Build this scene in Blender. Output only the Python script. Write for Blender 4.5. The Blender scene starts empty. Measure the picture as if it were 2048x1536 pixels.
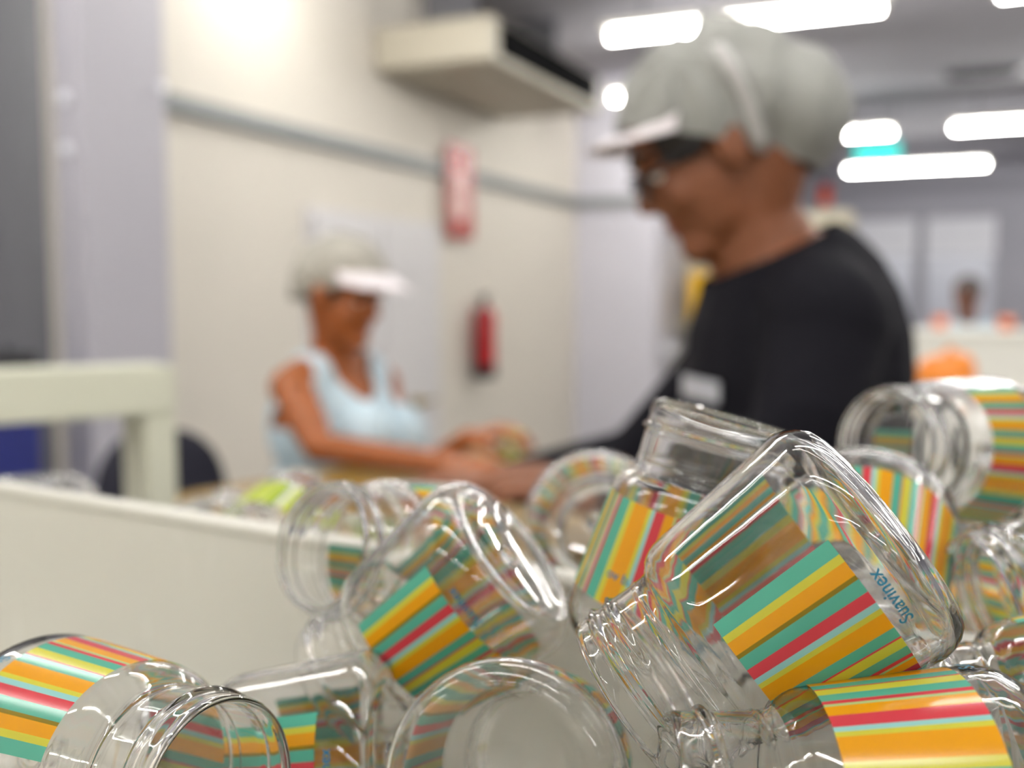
import bpy, bmesh, math, random
from mathutils import Vector, Matrix
from mathutils.bvhtree import BVHTree
random.seed(7)
C = bpy.context.scene.collection
SC = bpy.context.scene
PI = math.pi
V = Vector
R = math.radians

# ------------------------------------------------------------------ camera
F = 2050.0
CAMZ = 1.40
PITCH = 4.69
cd = bpy.data.cameras.new('camera')
cam = bpy.data.objects.new('camera', cd)
C.objects.link(cam)
cam.location = (0, 0, CAMZ)
cam.rotation_euler = (R(90 - PITCH), 0, 0)
cd.sensor_width = 36
cd.lens = 36 * F / 2048
cd.clip_start = 0.01
cd.clip_end = 100
cd.dof.use_dof = True
cd.dof.focus_distance = 0.216
cd.dof.aperture_fstop = 0.036 / 0.0047
SC.camera = cam
CM = Matrix.Translation(cam.location) @ cam.rotation_euler.to_matrix().to_4x4()


def P(u, v, d):
    """a point seen at photo pixel (u, v), d metres in front of the camera"""
    return CM @ V(((u - 1024) / F * d, -(v - 768) / F * d, -d))


def proj(p):
    q = CM.inverted() @ p
    return (1024 + q.x / -q.z * F, 768 - q.y / -q.z * F, -q.z)


# ------------------------------------------------------------------ world, exposure
w = bpy.data.worlds.new('world')
SC.world = w
w.use_nodes = True
w.node_tree.nodes['Background'].inputs[0].default_value = (0.75, 0.77, 0.82, 1)
w.node_tree.nodes['Background'].inputs[1].default_value = 0.3
SC.view_settings.view_transform = 'Standard'
SC.view_settings.look = 'None'
SC.view_settings.gamma = 1
SC.view_settings.use_curve_mapping = False
SC.view_settings.exposure = 1.08
TUBE = 34.0          # radiance of the fluorescent tubes
cy = SC.cycles
cy.max_bounces = 24
cy.transmission_bounces = 24
cy.glossy_bounces = 8
cy.diffuse_bounces = 3
cy.transparent_max_bounces = 16
cy.caustics_refractive = True
cy.caustics_reflective = False
cy.sample_clamp_indirect = 6
cy.blur_glossy = 0.5
cy.use_denoising = True

A = R(24)            # the room is turned against the camera
E1 = V((math.cos(A), -math.sin(A), 0))
E2 = V((math.sin(A), math.cos(A), 0))


def RM(s, t, z):
    return E1 * s + E2 * t + V((0, 0, z))


# ------------------------------------------------------------------ materials
def srgb(r, g, b):
    f = lambda c: c / 12.92 if c <= 0.04045 else ((c + 0.055) / 1.055) ** 2.4
    return (f(r / 255), f(g / 255), f(b / 255), 1)


def mat(name, col, rough=0.6, metal=0.0, noise=0.0, scale=20, bump=0.0, spec=0.5, sub=0.0, trans=0.0):
    m = bpy.data.materials.new(name)
    m.use_nodes = True
    nt = m.node_tree
    b = nt.nodes['Principled BSDF']
    b.inputs['Roughness'].default_value = rough
    b.inputs['Metallic'].default_value = metal
    b.inputs['Specular IOR Level'].default_value = spec
    if sub:
        b.inputs['Subsurface Weight'].default_value = sub
        b.inputs['Subsurface Radius'].default_value = (0.01, 0.004, 0.002)
        b.inputs['Subsurface Scale'].default_value = 0.5
    b.inputs['Base Color'].default_value = col
    tc = nt.nodes.new('ShaderNodeTexCoord')
    nz = nt.nodes.new('ShaderNodeTexNoise')
    nz.inputs['Scale'].default_value = scale
    nz.inputs['Detail'].default_value = 5
    nt.links.new(tc.outputs['Object'], nz.inputs['Vector'])
    if noise:
        mx = nt.nodes.new('ShaderNodeMix')
        mx.data_type = 'RGBA'
        mx.inputs[6].default_value = [c * (1 - noise) for c in col[:3]] + [1]
        mx.inputs[7].default_value = [min(1, c * (1 + noise)) for c in col[:3]] + [1]
        nt.links.new(nz.outputs['Fac'], mx.inputs[0])
        nt.links.new(mx.outputs[2], b.inputs['Base Color'])
    if bump:
        bp = nt.nodes.new('ShaderNodeBump')
        bp.inputs['Strength'].default_value = bump
        bp.inputs['Distance'].default_value = 0.01
        nt.links.new(nz.outputs['Fac'], bp.inputs['Height'])
        nt.links.new(bp.outputs['Normal'], b.inputs['Normal'])
    return m


def emit(name, col, s):
    m = bpy.data.materials.new(name)
    m.use_nodes = True
    nt = m.node_tree
    nt.nodes.remove(nt.nodes['Principled BSDF'])
    e = nt.nodes.new('ShaderNodeEmission')
    e.inputs[0].default_value = col
    e.inputs[1].default_value = s
    nt.links.new(e.outputs[0], nt.nodes['Material Output'].inputs[0])
    return m


M_wall = mat('cream_wall_paint', srgb(220, 213, 201), 0.7, noise=0.03, scale=3)
M_wall2 = mat('lavender_wall_paint', srgb(205, 203, 212), 0.7, noise=0.03, scale=3)
M_door = mat('pale_door_paint', srgb(214, 211, 211), 0.5)
M_wallgrey = mat('grey_wall_paint', srgb(168, 167, 176), 0.7, noise=0.03, scale=3)
M_ceil = mat('grey_ceiling_paint', srgb(166, 164, 172), 0.8, noise=0.05, scale=2)
M_floor = mat('grey_floor', srgb(150, 148, 145), 0.45, noise=0.1, scale=4)
M_column = mat('painted_column', srgb(178, 175, 183), 0.45, noise=0.02)
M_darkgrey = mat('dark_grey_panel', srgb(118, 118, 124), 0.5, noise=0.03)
M_trunk = mat('grey_trunking', srgb(128, 132, 132), 0.5)
M_white = mat('white_enamel', srgb(240, 238, 228), 0.4, noise=0.02)
M_cream = mat('cream_enamel', srgb(208, 208, 190), 0.4, noise=0.02)
M_acbody = mat('ac_cream_plastic', srgb(172, 165, 148), 0.5)
M_black = mat('black_plastic', srgb(18, 18, 22), 0.5)
M_grille = mat('matt_black_grille', srgb(10, 10, 11), 0.95, spec=0.05)
M_navy = mat('navy_upholstery', srgb(22, 22, 38), 0.8, bump=0.2, scale=200)
M_blue = mat('blue_plastic', srgb(22, 34, 110), 0.4)
M_red = mat('red_paint', srgb(170, 20, 30), 0.3)
M_redsign = mat('faded_red_print', srgb(168, 58, 50), 0.3)
M_pinksign = mat('pale_pink_gloss', srgb(240, 205, 196), 0.15, spec=0.8)
M_yellow = mat('yellow_plastic', srgb(232, 180, 12), 0.4)
M_orange = mat('orange_film', srgb(228, 132, 26), 0.35, bump=0.6, scale=15)
M_wood = mat('tan_table_laminate', srgb(138, 108, 42), 0.4, noise=0.08, scale=12)
M_steel = mat('grey_steel', srgb(120, 120, 125), 0.35, metal=0.6)
M_beige = mat('beige_enamel', srgb(190, 182, 160), 0.5)
M_skin = mat('skin_tan', srgb(118, 69, 40), 0.55, noise=0.08, scale=30, sub=0.1)
M_skin2 = mat('skin_brown', srgb(148, 82, 36), 0.5, noise=0.08, scale=30, sub=0.1)
M_skin3 = mat('skin_dark', srgb(110, 68, 48), 0.55)
M_hair = mat('dark_hair', srgb(24, 17, 14), 0.5, bump=0.4, scale=120)
M_cap = mat('grey_white_cap_cloth', srgb(144, 144, 140), 0.85, noise=0.12, scale=22, bump=0.5)
M_net = mat('grey_hair_net', srgb(168, 164, 154), 0.85, noise=0.25, scale=40, bump=0.6)
M_visor = mat('white_visor_card', srgb(236, 228, 230), 0.5)
M_tee = mat('black_navy_jersey', srgb(12, 11, 19), 0.9, noise=0.25, scale=9, bump=0.5, spec=0.2)
M_tank = mat('pale_blue_jersey', srgb(196, 216, 226), 0.85, noise=0.03, scale=30, bump=0.15)
M_trouser = mat('dark_trouser_cloth', srgb(38, 40, 52), 0.85, bump=0.3, scale=40)
M_badge = mat('grey_badge_card', srgb(190, 192, 200), 0.4)
M_eye = mat('eye_white', srgb(225, 220, 212), 0.2)
M_iris = mat('dark_iris', srgb(30, 18, 12), 0.2)
M_lip = mat('lip_skin', srgb(140, 70, 58), 0.5)
M_exit = emit('exit_sign_glow', srgb(70, 205, 195), 0.9)
M_tube = emit('fluorescent_tube_glow', (1.0, 0.985, 0.95, 1), TUBE)
M_pane = mat('pale_window_pane', srgb(205, 208, 220), 0.2)
M_blind = mat('white_blind', srgb(240, 240, 246), 0.6)
M_bin = mat('white_bin_plastic', srgb(214, 212, 202), 0.32, noise=0.03, scale=60, bump=0.02)
M_text = mat('teal_print', srgb(8, 110, 140), 0.4)
M_lime = mat('lime_plastic', srgb(190, 205, 40), 0.35)


def scratched(m):
    nt = m.node_tree
    b = nt.nodes['Principled BSDF']
    tc = nt.nodes.new('ShaderNodeTexCoord')
    mp = nt.nodes.new('ShaderNodeMapping')
    mp.inputs['Scale'].default_value = (60, 60, 9)
    mp.inputs['Rotation'].default_value = (0.3, 0.5, 0)
    nz = nt.nodes.new('ShaderNodeTexNoise')
    nz.inputs['Scale'].default_value = 1.3
    nz.inputs['Detail'].default_value = 4
    cr = nt.nodes.new('ShaderNodeValToRGB')
    cr.color_ramp.elements[0].position = 0.60
    cr.color_ramp.elements[0].color = srgb(208, 206, 196)
    cr.color_ramp.elements[1].position = 0.70
    cr.color_ramp.elements[1].color = srgb(217, 215, 206)
    nt.links.new(tc.outputs['Object'], mp.inputs[0])
    nt.links.new(mp.outputs[0], nz.inputs['Vector'])
    nt.links.new(nz.outputs['Fac'], cr.inputs[0])
    nt.links.new(cr.outputs[0], b.inputs['Base Color'])


scratched(M_bin)


def clear_plastic():
    m = bpy.data.materials.new('clear_plastic')
    m.use_nodes = True
    nt = m.node_tree
    b = nt.nodes['Principled BSDF']
    b.inputs['Base Color'].default_value = (0.985, 0.985, 0.985, 1)
    b.inputs['Roughness'].default_value = 0.0
    b.inputs['IOR'].default_value = 1.5
    b.inputs['Transmission Weight'].default_value = 1.0
    tc = nt.nodes.new('ShaderNodeTexCoord')
    nz = nt.nodes.new('ShaderNodeTexNoise')
    nz.inputs['Scale'].default_value = 75
    nz.inputs['Detail'].default_value = 1.5
    bp = nt.nodes.new('ShaderNodeBump')
    bp.inputs['Strength'].default_value = 0.13
    bp.inputs['Distance'].default_value = 0.0009
    nt.links.new(tc.outputs['Object'], nz.inputs['Vector'])
    nt.links.new(nz.outputs['Fac'], bp.inputs['Height'])
    nt.links.new(bp.outputs['Normal'], b.inputs['Normal'])
    return m


M_clear = clear_plastic()

TEAL, YEL, ORG, OLV, RED, LTB, LTG = ((84, 170, 146), (206, 200, 66), (228, 158, 16), (132, 112, 10),
                                      (204, 62, 72), (150, 205, 200), (170, 205, 140))
STRIPES = [(TEAL, 6.5), (YEL, 3.5), (ORG, 6), (OLV, 2), (TEAL, 6), (RED, 5), (LTB, 3), (YEL, 2.5), (ORG, 7.7), (TEAL, 5), (RED, 1.2),
           (YEL, 5), (TEAL, 5.5), (RED, 2.2), (LTG, 1.5), (ORG, 6), (RED, 6), (LTB, 2.5), (YEL, 2.5), (ORG, 11), (YEL, 4.5), (TEAL, 9),
           (RED, 3), (LTB, 2), (ORG, 2), (TEAL, 5), (ORG, 4), (YEL, 3)]
GREENS = [((196, 210, 60), 14), ((240, 240, 225), 5), ((150, 175, 40), 8), ((215, 225, 110), 6), ((120, 150, 40), 3)]


def stripes(name, seq, reps):
    tot = sum(x[1] for x in seq)
    m = bpy.data.materials.new(name)
    m.use_nodes = True
    nt = m.node_tree
    b = nt.nodes['Principled BSDF']
    b.inputs['Roughness'].default_value = 0.18
    uv = nt.nodes.new('ShaderNodeUVMap')
    sp = nt.nodes.new('ShaderNodeSeparateXYZ')
    mu = nt.nodes.new('ShaderNodeMath'); mu.operation = 'MULTIPLY'; mu.inputs[1].default_value = reps
    fr = nt.nodes.new('ShaderNodeMath'); fr.operation = 'FRACT'
    cr = nt.nodes.new('ShaderNodeValToRGB')
    cr.color_ramp.interpolation = 'CONSTANT'
    el = cr.color_ramp.elements
    acc = 0
    for i, (c, wd) in enumerate(seq):
        pos = acc / tot
        if i == 0:
            e = el[0]; e.position = 0
        elif i == 1:
            e = el[1]; e.position = pos
        else:
            e = el.new(pos)
        e.color = srgb(*c)
        acc += wd
    nt.links.new(uv.outputs[0], sp.inputs[0])
    nt.links.new(sp.outputs[0], mu.inputs[0])
    nt.links.new(mu.outputs[0], fr.inputs[0])
    nt.links.new(fr.outputs[0], cr.inputs[0])
    nt.links.new(cr.outputs[0], b.inputs['Base Color'])
    # a translucent film: some light comes through the print
    tr = nt.nodes.new('ShaderNodeBsdfTranslucent')
    mx = nt.nodes.new('ShaderNodeMixShader')
    mx.inputs[0].default_value = 0.3
    nt.links.new(cr.outputs[0], tr.inputs[0])
    nt.links.new(b.outputs[0], mx.inputs[1])
    nt.links.new(tr.outputs[0], mx.inputs[2])
    nt.links.new(mx.outputs[0], nt.nodes['Material Output'].inputs[0])
    return m


M_label = stripes('striped_label_print', STRIPES, 2.05)
M_glabel = stripes('lime_label_print', GREENS, 5)

# ------------------------------------------------------------------ helpers


def link(name, me, m=None, parent=None, smooth=False):
    o = bpy.data.objects.new(name, me)
    C.objects.link(o)
    if m is not None:
        if len(me.materials) == 0:
            me.materials.append(m)
    if smooth:
        me.polygons.foreach_set('use_smooth', [True] * len(me.polygons))
    if parent is not None:
        o.parent = parent
    return o


def obj(name, bm, m=None, parent=None, smooth=False):
    me = bpy.data.meshes.new(name)
    bmesh.ops.recalc_face_normals(bm, faces=bm.faces)
    bm.to_mesh(me)
    bm.free()
    o = link(name, me, m, parent, smooth)
    if parent is not None and tuple(parent.location) != (0, 0, 0):
        o.matrix_parent_inverse = Matrix.Translation(-V(parent.location))
    return o


def thing(name, label, cat, loc=(0, 0, 0), group=None):
    o = bpy.data.objects.new(name, None)
    o.empty_display_size = 0.05
    C.objects.link(o)
    o.location = loc
    tag(o, label, cat, group)
    return o


def tag(o, label, cat, group=None):
    o['label'] = label
    o['category'] = cat
    if group:
        o['group'] = group
    return o


def struct(o):
    o['kind'] = 'structure'
    return o


def add_box(bm, o, ax, ay, az):
    """box with corner o and edge vectors ax, ay, az"""
    vs = [bm.verts.new(o + ax * i + ay * j + az * k) for k in (0, 1) for j in (0, 1) for i in (0, 1)]
    for f in ((0, 1, 3, 2), (4, 6, 7, 5), (0, 4, 5, 1), (2, 3, 7, 6), (0, 2, 6, 4), (1, 5, 7, 3)):
        bm.faces.new([vs[i] for i in f])
    return vs


def rbox(s0, s1, t0, t1, z0, z1, bevel=0.0, bm=None):
    """box in room coordinates"""
    b = bm or bmesh.new()
    add_box(b, RM(s0, t0, z0), E1 * (s1 - s0), E2 * (t1 - t0), V((0, 0, z1 - z0)))
    if bevel and bm is None:
        bmesh.ops.bevel(b, geom=list(b.edges), offset=bevel, segments=2, affect='EDGES', profile=0.5)
    return b


def obox(c, ax, ay, az, hx, hy, hz, bevel=0.0):
    b = bmesh.new()
    add_box(b, c - ax * hx - ay * hy - az * hz, ax * 2 * hx, ay * 2 * hy, az * 2 * hz)
    if bevel:
        bmesh.ops.bevel(b, geom=list(b.edges), offset=bevel, segments=2, affect='EDGES', profile=0.5)
    return b


def frame_of(d):
    d = d.normalized()
    up = V((0, 0, 1)) if abs(d.z) < 0.95 else V((1, 0, 0))
    x = up.cross(d).normalized()
    y = d.cross(x)
    return x, y, d


def add_limb(bm, pts, rad, seg=14, cap=True):
    """a tapering round limb with rounded ends"""
    rings = []
    n = len(pts)
    fr = None
    for i, p in enumerate(pts):
        if i == 0:
            d = pts[1] - pts[0]
        elif i == n - 1:
            d = pts[-1] - pts[-2]
        else:
            d = (pts[i + 1] - pts[i]).normalized() + (pts[i] - pts[i - 1]).normalized()
        d.normalize()
        if fr is None:
            fr = frame_of(d)
        else:
            x = (fr[0] - d * fr[0].dot(d)).normalized()
            fr = (x, d.cross(x), d)
        todo = []
        r = rad[i]
        if i == 0 and cap:
            for k in (4, 3, 2, 1):
                a = k / 4.5 * PI / 2
                todo.append((p - d * r * math.sin(a), r * math.cos(a)))
        todo.append((p, r))
        if i == n - 1 and cap:
            for k in (1, 2, 3, 4):
                a = k / 4.5 * PI / 2
                todo.append((p + d * r * math.sin(a), r * math.cos(a)))
        for q, rr in todo:
            rings.append([bm.verts.new(q + (fr[0] * math.cos(j * 2 * PI / seg) + fr[1] * math.sin(j * 2 * PI / seg)) * rr)
                          for j in range(seg)])
    for a, b in zip(rings, rings[1:]):
        for j in range(seg):
            bm.faces.new((a[j], a[(j + 1) % seg], b[(j + 1) % seg], b[j]))
    bm.faces.new(list(reversed(rings[0])))
    bm.faces.new(rings[-1])


def add_ball(bm, c, rx, ry, rz, mtx=None, u=20, v=12):
    m = Matrix.Translation(c) @ (mtx.to_4x4() if mtx else Matrix.Identity(4)) @ Matrix.Diagonal((rx, ry, rz, 1))
    bmesh.ops.create_uvsphere(bm, u_segments=u, v_segments=v, radius=1, matrix=m)


def add_cyl(bm, p0, p1, r0, r1=None, seg=20):
    add_limb(bm, [p0, p1], [r0, r0 if r1 is None else r1], seg, cap=False)


def fuse(bm, voxel, smooth=4):
    """union of overlapping closed shapes as one continuous surface"""
    me = bpy.data.meshes.new('tmp')
    bm.to_mesh(me)
    bm.free()
    o = bpy.data.objects.new('tmp', me)
    C.objects.link(o)
    r = o.modifiers.new('r', 'REMESH')
    r.mode = 'VOXEL'
    r.voxel_size = voxel
    s = o.modifiers.new('s', 'SMOOTH')
    s.factor = 0.5
    s.iterations = smooth
    dg = bpy.context.evaluated_depsgraph_get()
    out = bpy.data.meshes.new_from_object(o.evaluated_get(dg))
    bpy.data.objects.remove(o)
    bpy.data.meshes.remove(me)
    b = bmesh.new()
    b.from_mesh(out)
    bpy.data.meshes.remove(out)
    return b


def cut(bm, keep):
    bmesh.ops.delete(bm, geom=[f for f in bm.faces if not keep(f.calc_center_median())], context='FACES')
    bmesh.ops.delete(bm, geom=[v for v in bm.verts if not v.link_faces], context='VERTS')
    return bm


def slice_plane(bm, co, no):
    """cut away everything on the side the normal points to, leaving a clean edge"""
    g = list(bm.verts) + list(bm.edges) + list(bm.faces)
    bmesh.ops.bisect_plane(bm, geom=g, plane_co=co, plane_no=no, clear_outer=True)
    return bm


def soften_edge(bm, n=10):
    """even out a cut edge"""
    for _ in range(n):
        new = {}
        for v in bm.verts:
            nb_ = [e.other_vert(v).co for e in v.link_edges if len(e.link_faces) == 1]
            if len(nb_) == 2:
                new[v] = v.co * 0.5 + (nb_[0] + nb_[1]) * 0.25
        for v, c_ in new.items():
            v.co = c_
    return bm


def thicken(bm, t):
    bmesh.ops.recalc_face_normals(bm, faces=bm.faces)
    bmesh.ops.solidify(bm, geom=list(bm.faces), thickness=t)
    return bm


# ------------------------------------------------------------------ room shell
SL, TB, SB, TF, SR, TN, ZC = -3.014, 8.07, -2.32, 15.5, 7.5, -4.0, 3.2
struct(obj('floor', rbox(-3.4, SR + 0.3, TN - 0.3, TF + 0.3, -0.1, 0), M_floor))
struct(obj('ceiling', rbox(-3.4, SR + 0.3, TN - 0.3, TF + 0.3, ZC, ZC + 0.1), M_ceil))
struct(obj('wall_left', rbox(SL - 0.2, SL, TN - 0.2, TB, 0, ZC), M_wall))
struct(obj('wall_back', rbox(SL - 0.2, SB, TB, TF, 0, ZC, 0.02), M_wall2))
struct(obj('wall_far', rbox(SB, SR + 0.2, TF, TF + 0.2, 0, ZC), M_wallgrey))
struct(obj('wall_right', rbox(SR, SR + 0.2, TN, TF, 0, ZC), M_wallgrey))
struct(obj('wall_near', rbox(SL, SR, TN - 0.2, TN, 0, ZC), M_wall))
b = rbox(SL, SL + 0.045, 2.9, TB - 0.045, 2.165, 2.235)
rbox(SL, SB + 0.045, TB - 0.045, TB, 2.165, 2.235, bm=b)
struct(obj('trim_1', b, M_trunk))
struct(obj('baseboard_left', rbox(SL, SL + 0.015, TN, TB, 0, 0.1), M_trunk))

# box column with small white balls on its faces
col = struct(obj('column_left', rbox(-2.71, -2.584, 2.46, 2.84, 0, ZC, 0.012), M_column))
for s, t, z in ((-2.65, 2.455, 2.04), (-2.65, 2.455, 1.88), (-2.579, 2.81, 2.13)):
    bm = bmesh.new()
    add_ball(bm, RM(s, t, z), 0.02, 0.02, 0.02, None, 12, 8)
    h = obj('white_ball', bm, M_blind, None, True)
    h.parent = col

# added dark grey panel, stands in for the darker near part of wall_left
d2 = struct(obj('added_dark_panel', rbox(SL, SL + 0.05, 0.6, 2.66, 0, 2.9, 0.008), M_darkgrey))
h = obj('door_handle', rbox(SL + 0.05, SL + 0.08, 2.45, 2.49, 1.0, 1.25, 0.006), M_steel, d2)  # handle on the added panel
# double door behind the second worker
d1 = struct(obj('door_1', rbox(SL, SL + 0.02, 4.24, 5.62, 0, 1.86), M_door))
for a0, a1 in ((4.28, 4.92), (4.94, 5.58)):
    obj('door_leaf', rbox(SL + 0.02, SL + 0.045, a0, a1, 0.02, 1.82, 0.004), M_door, d1)
bm = bmesh.new()
pz = 0.80
add_cyl(bm, RM(SL + 0.045, 5.24, pz), RM(SL + 0.1, 5.24, pz), 0.028)
add_limb(bm, [RM(SL + 0.095, 5.24, pz), RM(SL + 0.095, 5.42, pz)], [0.012, 0.012])
obj('door_handle', bm, mat('brass_handle', srgb(150, 130, 70), 0.35, 0.7), d1, True)

# far windows with blinds
for n, (a, bb) in enumerate(((1700, 1826), (1846, 1984)), 1):
    def at_far(u):
        k = (u - 1024) / F
        # point on plane t = TF
        y = TF / (k * E2.x + E2.y)
        p = V((k * y, y, 0))
        return p.dot(E1)
    s0, s1 = at_far(a), at_far(bb)
    z0, z1 = 0.95, 2.52
    wn = struct(obj('window_%d' % n, rbox(s0 - 0.06, s1 + 0.06, TF - 0.04, TF, z0 - 0.06, z1 + 0.06), M_wallgrey))
    obj('pane', rbox(s0, s1, TF - 0.05, TF - 0.04, z0, z1), M_pane, wn)
    bm = bmesh.new()
    for k in range(9):
        z = z1 - 0.02 - k * 0.055
        add_box(bm, RM(s0, TF - 0.09, z), E1 * (s1 - s0), E2 * 0.035 + V((0, 0, 0.03)), V((0, 0, -0.042)))
    bl = obj('blind', bm, M_blind, wn)
    bl['kind'] = 'stuff'
    obj('window_frame', rbox(s0 - 0.03, s0 + 0.02, TF - 0.07, TF - 0.05, z0, z1), M_wallgrey, wn)
    obj('window_frame', rbox(s1 - 0.02, s1 + 0.03, TF - 0.07, TF - 0.05, z0, z1), M_wallgrey, wn)

# ------------------------------------------------------------------ ceiling lights
LZ = CAMZ + 1.5
ROWS = [(-2.2, (-2.1, 0.0, 2.0, 4.0)), (-0.2, (-2.15, -0.2, 2.0)), (1.3, (-2.15, -0.2, 1.8)), (3.85, (-2.15, 0.4, 2.8, 4.8)),
        (5.73, (-1.2, 0.82, 2.8, 4.8)), (7.45, (-1.76,)), (9.95, (-1.05, 0.55, 2.6, 4.8)), (12.66, (-0.62, 1.8, 4.2))]
LAMP_PARTS = None


def lamp(s, t, label, group, ln=1.5):
    root = thing('ceiling_light', label, 'light', RM(s, t, LZ), group)
    bm = rbox(s - ln / 2 - 0.02, s + ln / 2 + 0.02, t - 0.06, t + 0.06, LZ + 0.035, LZ + 0.075, 0.006)
    obj('housing', bm, M_white, root)
    bm = bmesh.new()
    add_cyl(bm, RM(s - ln / 2 + 0.02, t, LZ), RM(s + ln / 2 - 0.02, t, LZ), 0.019, seg=12)
    obj('tube', bm, M_tube, root, True)
    for k in (-1, 1):
        obj('end_cap', rbox(s + k * (ln / 2 - 0.005) - 0.012, s + k * (ln / 2 - 0.005) + 0.012, t - 0.022, t + 0.022,
                            LZ - 0.022, LZ + 0.04, 0.003), M_white, root)
        bm = bmesh.new()
        add_cyl(bm, RM(s + k * ln * 0.36, t, LZ + 0.07), RM(s + k * ln * 0.36, t, ZC), 0.008, seg=8)
        obj('hanging_rod', bm, M_steel, root)
    return root


LAMP_LABELS = {(5.73, -1.2): 'nearest long fluorescent tube light crossing behind the grey cap',
               (5.73, 0.82): 'fluorescent tube light cut off at the top right corner',
               (7.45, -1.76): 'tube light mostly behind the cap, its end a white disc above the visor',
               (9.95, -1.05): 'short-looking tube light right of the grey cap, just above the exit sign',
               (9.95, 0.55): 'tube light at the right edge level with the exit sign',
               (12.66, -0.62): 'tube light just below the exit sign, above the far windows'}
for t, ss in ROWS:
    for s in ss:
        lb = LAMP_LABELS.get((t, s))
        if lb:
            lamp(s, t, lb, 'hanging fluorescent lights', 0.75 if (t, s) == (9.95, -1.05) else 1.5)
        else:
            lamp(s, t, 'white fluorescent tube light hanging outside the view', 'lights outside the view')

# ------------------------------------------------------------------ fixtures on walls and ceiling
ac = thing('air_conditioner', 'cream ceiling air conditioner with black grille above the fire sign', 'air conditioner', RM(-2.66, 5.7, 2.62))
obj('body', rbox(-3.0, -2.29, 4.89, 6.6, 2.64, 2.87, 0.02), M_acbody, ac)
obj('grille', rbox(-2.3, -2.28, 4.98, 6.5, 2.68, 2.85), M_grille, ac)
for k in range(4):
    obj('slat', rbox(-2.285, -2.272, 5.0, 6.48, 2.712 + k * 0.034, 2.717 + k * 0.034), M_grille, ac)
obj('underside_panel', rbox(-2.9, -2.4, 5.0, 6.5, 2.632, 2.645), M_acbody, ac)
for t in (5.1, 6.3):
    obj('bracket', rbox(-2.8, -2.5, t, t + 0.04, 2.86, ZC), M_steel, ac)

ex = thing('fire_extinguisher', 'red fire extinguisher hanging on the cream wall', 'extinguisher', RM(SL + 0.08, 6.12, 0.95))
zc = 1.165
bm = bmesh.new()
add_limb(bm, [RM(SL + 0.09, 6.12, zc - 0.2), RM(SL + 0.09, 6.12, zc + 0.12)], [0.075, 0.075], 24)
obj('cylinder', bm, M_red, ex, True)
bm = bmesh.new()
add_cyl(bm, RM(SL + 0.09, 6.12, zc - 0.28), RM(SL + 0.09, 6.12, zc - 0.2), 0.078)
obj('base_ring', bm, M_black, ex)
bm = bmesh.new()
add_cyl(bm, RM(SL + 0.09, 6.12, zc + 0.17), RM(SL + 0.09, 6.12, zc + 0.25), 0.022)
add_limb(bm, [RM(SL + 0.09, 6.06, zc + 0.25), RM(SL + 0.09, 6.2, zc + 0.27)], [0.014, 0.01])
obj('valve', bm, M_black, ex)
bm = bmesh.new()
add_limb(bm, [RM(SL + 0.09, 6.09, zc + 0.22), RM(SL + 0.12, 6.0, zc + 0.12), RM(SL + 0.1, 5.99, zc - 0.15), RM(SL + 0.1, 6.0, zc - 0.2)],
         [0.012, 0.012, 0.012, 0.016], 10)
obj('hose', bm, M_black, ex, True)

sg = thing('fire_sign', 'red and pale pink wall sign above the fire extinguisher', 'sign', RM(SL, 5.85, 1.78))
obj('panel', rbox(SL + 0.045, SL + 0.055, 5.68, 6.04, 1.79, 2.37, 0.003), M_redsign, sg)
obj('spacer', rbox(SL, SL + 0.045, 5.75, 5.97, 1.9, 2.1), M_wall, sg)
bm = bmesh.new()
for zz, rr in ((2.12, 0.07), (1.985, 0.09)):
    add_cyl(bm, RM(SL + 0.055, 5.83, zz), RM(SL + 0.059, 5.83, zz), rr, seg=24)
obj('pale_discs', bm, M_pinksign, sg)  # pale pink discs on the red panel

es = thing('exit_sign', 'glowing green and blue exit sign hanging from the ceiling', 'sign', P(1755, 305, 9.2))
c = P(1755, 305, 9.2)
obj('sign_face', obox(c, E1, E2, V((0, 0, 1)), 0.19, 0.03, 0.085, 0.008), M_exit, es)
bm = bmesh.new()
for k in (-1, 1):
    add_cyl(bm, c + E1 * 0.13 * k + V((0, 0, 0.08)), V(((c + E1 * 0.13 * k).x, (c + E1 * 0.13 * k).y, ZC)), 0.006, seg=8)
obj('hanger', bm, M_steel, es)

cv = P(1965, 145, 8.1)
cv = V((cv.x, cv.y, ZC - 0.02))
vt = thing('ceiling_vent', 'dark rectangular vent in the grey ceiling at upper right', 'vent', cv)
obj('frame', obox(cv + V((0, 0, 0.01)), E1, E2, V((0, 0, 1)), 0.28, 0.16, 0.01), M_darkgrey, vt)
for k in range(5):
    obj('slat', obox(cv + E2 * (k - 2) * 0.055, E1, E2, V((0, 0, 1)), 0.25, 0.018, 0.008), M_grille, vt)

bc = P(1650, 388, 13.5)
be = thing('alarm_beacon', 'small red and orange alarm beacon on a pole behind the dark shirt', 'beacon', V((bc.x, bc.y, 0)))
bm = bmesh.new()
add_cyl(bm, V((bc.x, bc.y, 0)), bc - V((0, 0, 0.15)), 0.03)
obj('pole', bm, M_steel, be)
bm = bmesh.new()
add_cyl(bm, bc - V((0, 0, 0.15)), bc, 0.075)
obj('orange_lens', bm, mat('orange_lens', srgb(230, 90, 20), 0.3), be, True)
bm = bmesh.new()
add_cyl(bm, bc, bc + V((0, 0, 0.12)), 0.075)
obj('red_lens', bm, mat('red_lens', srgb(190, 20, 25), 0.3), be, True)
bm = bmesh.new()
add_ball(bm, bc + V((0, 0, 0.13)), 0.08, 0.08, 0.06)
obj('cap', bm, M_black, be, True)

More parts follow.
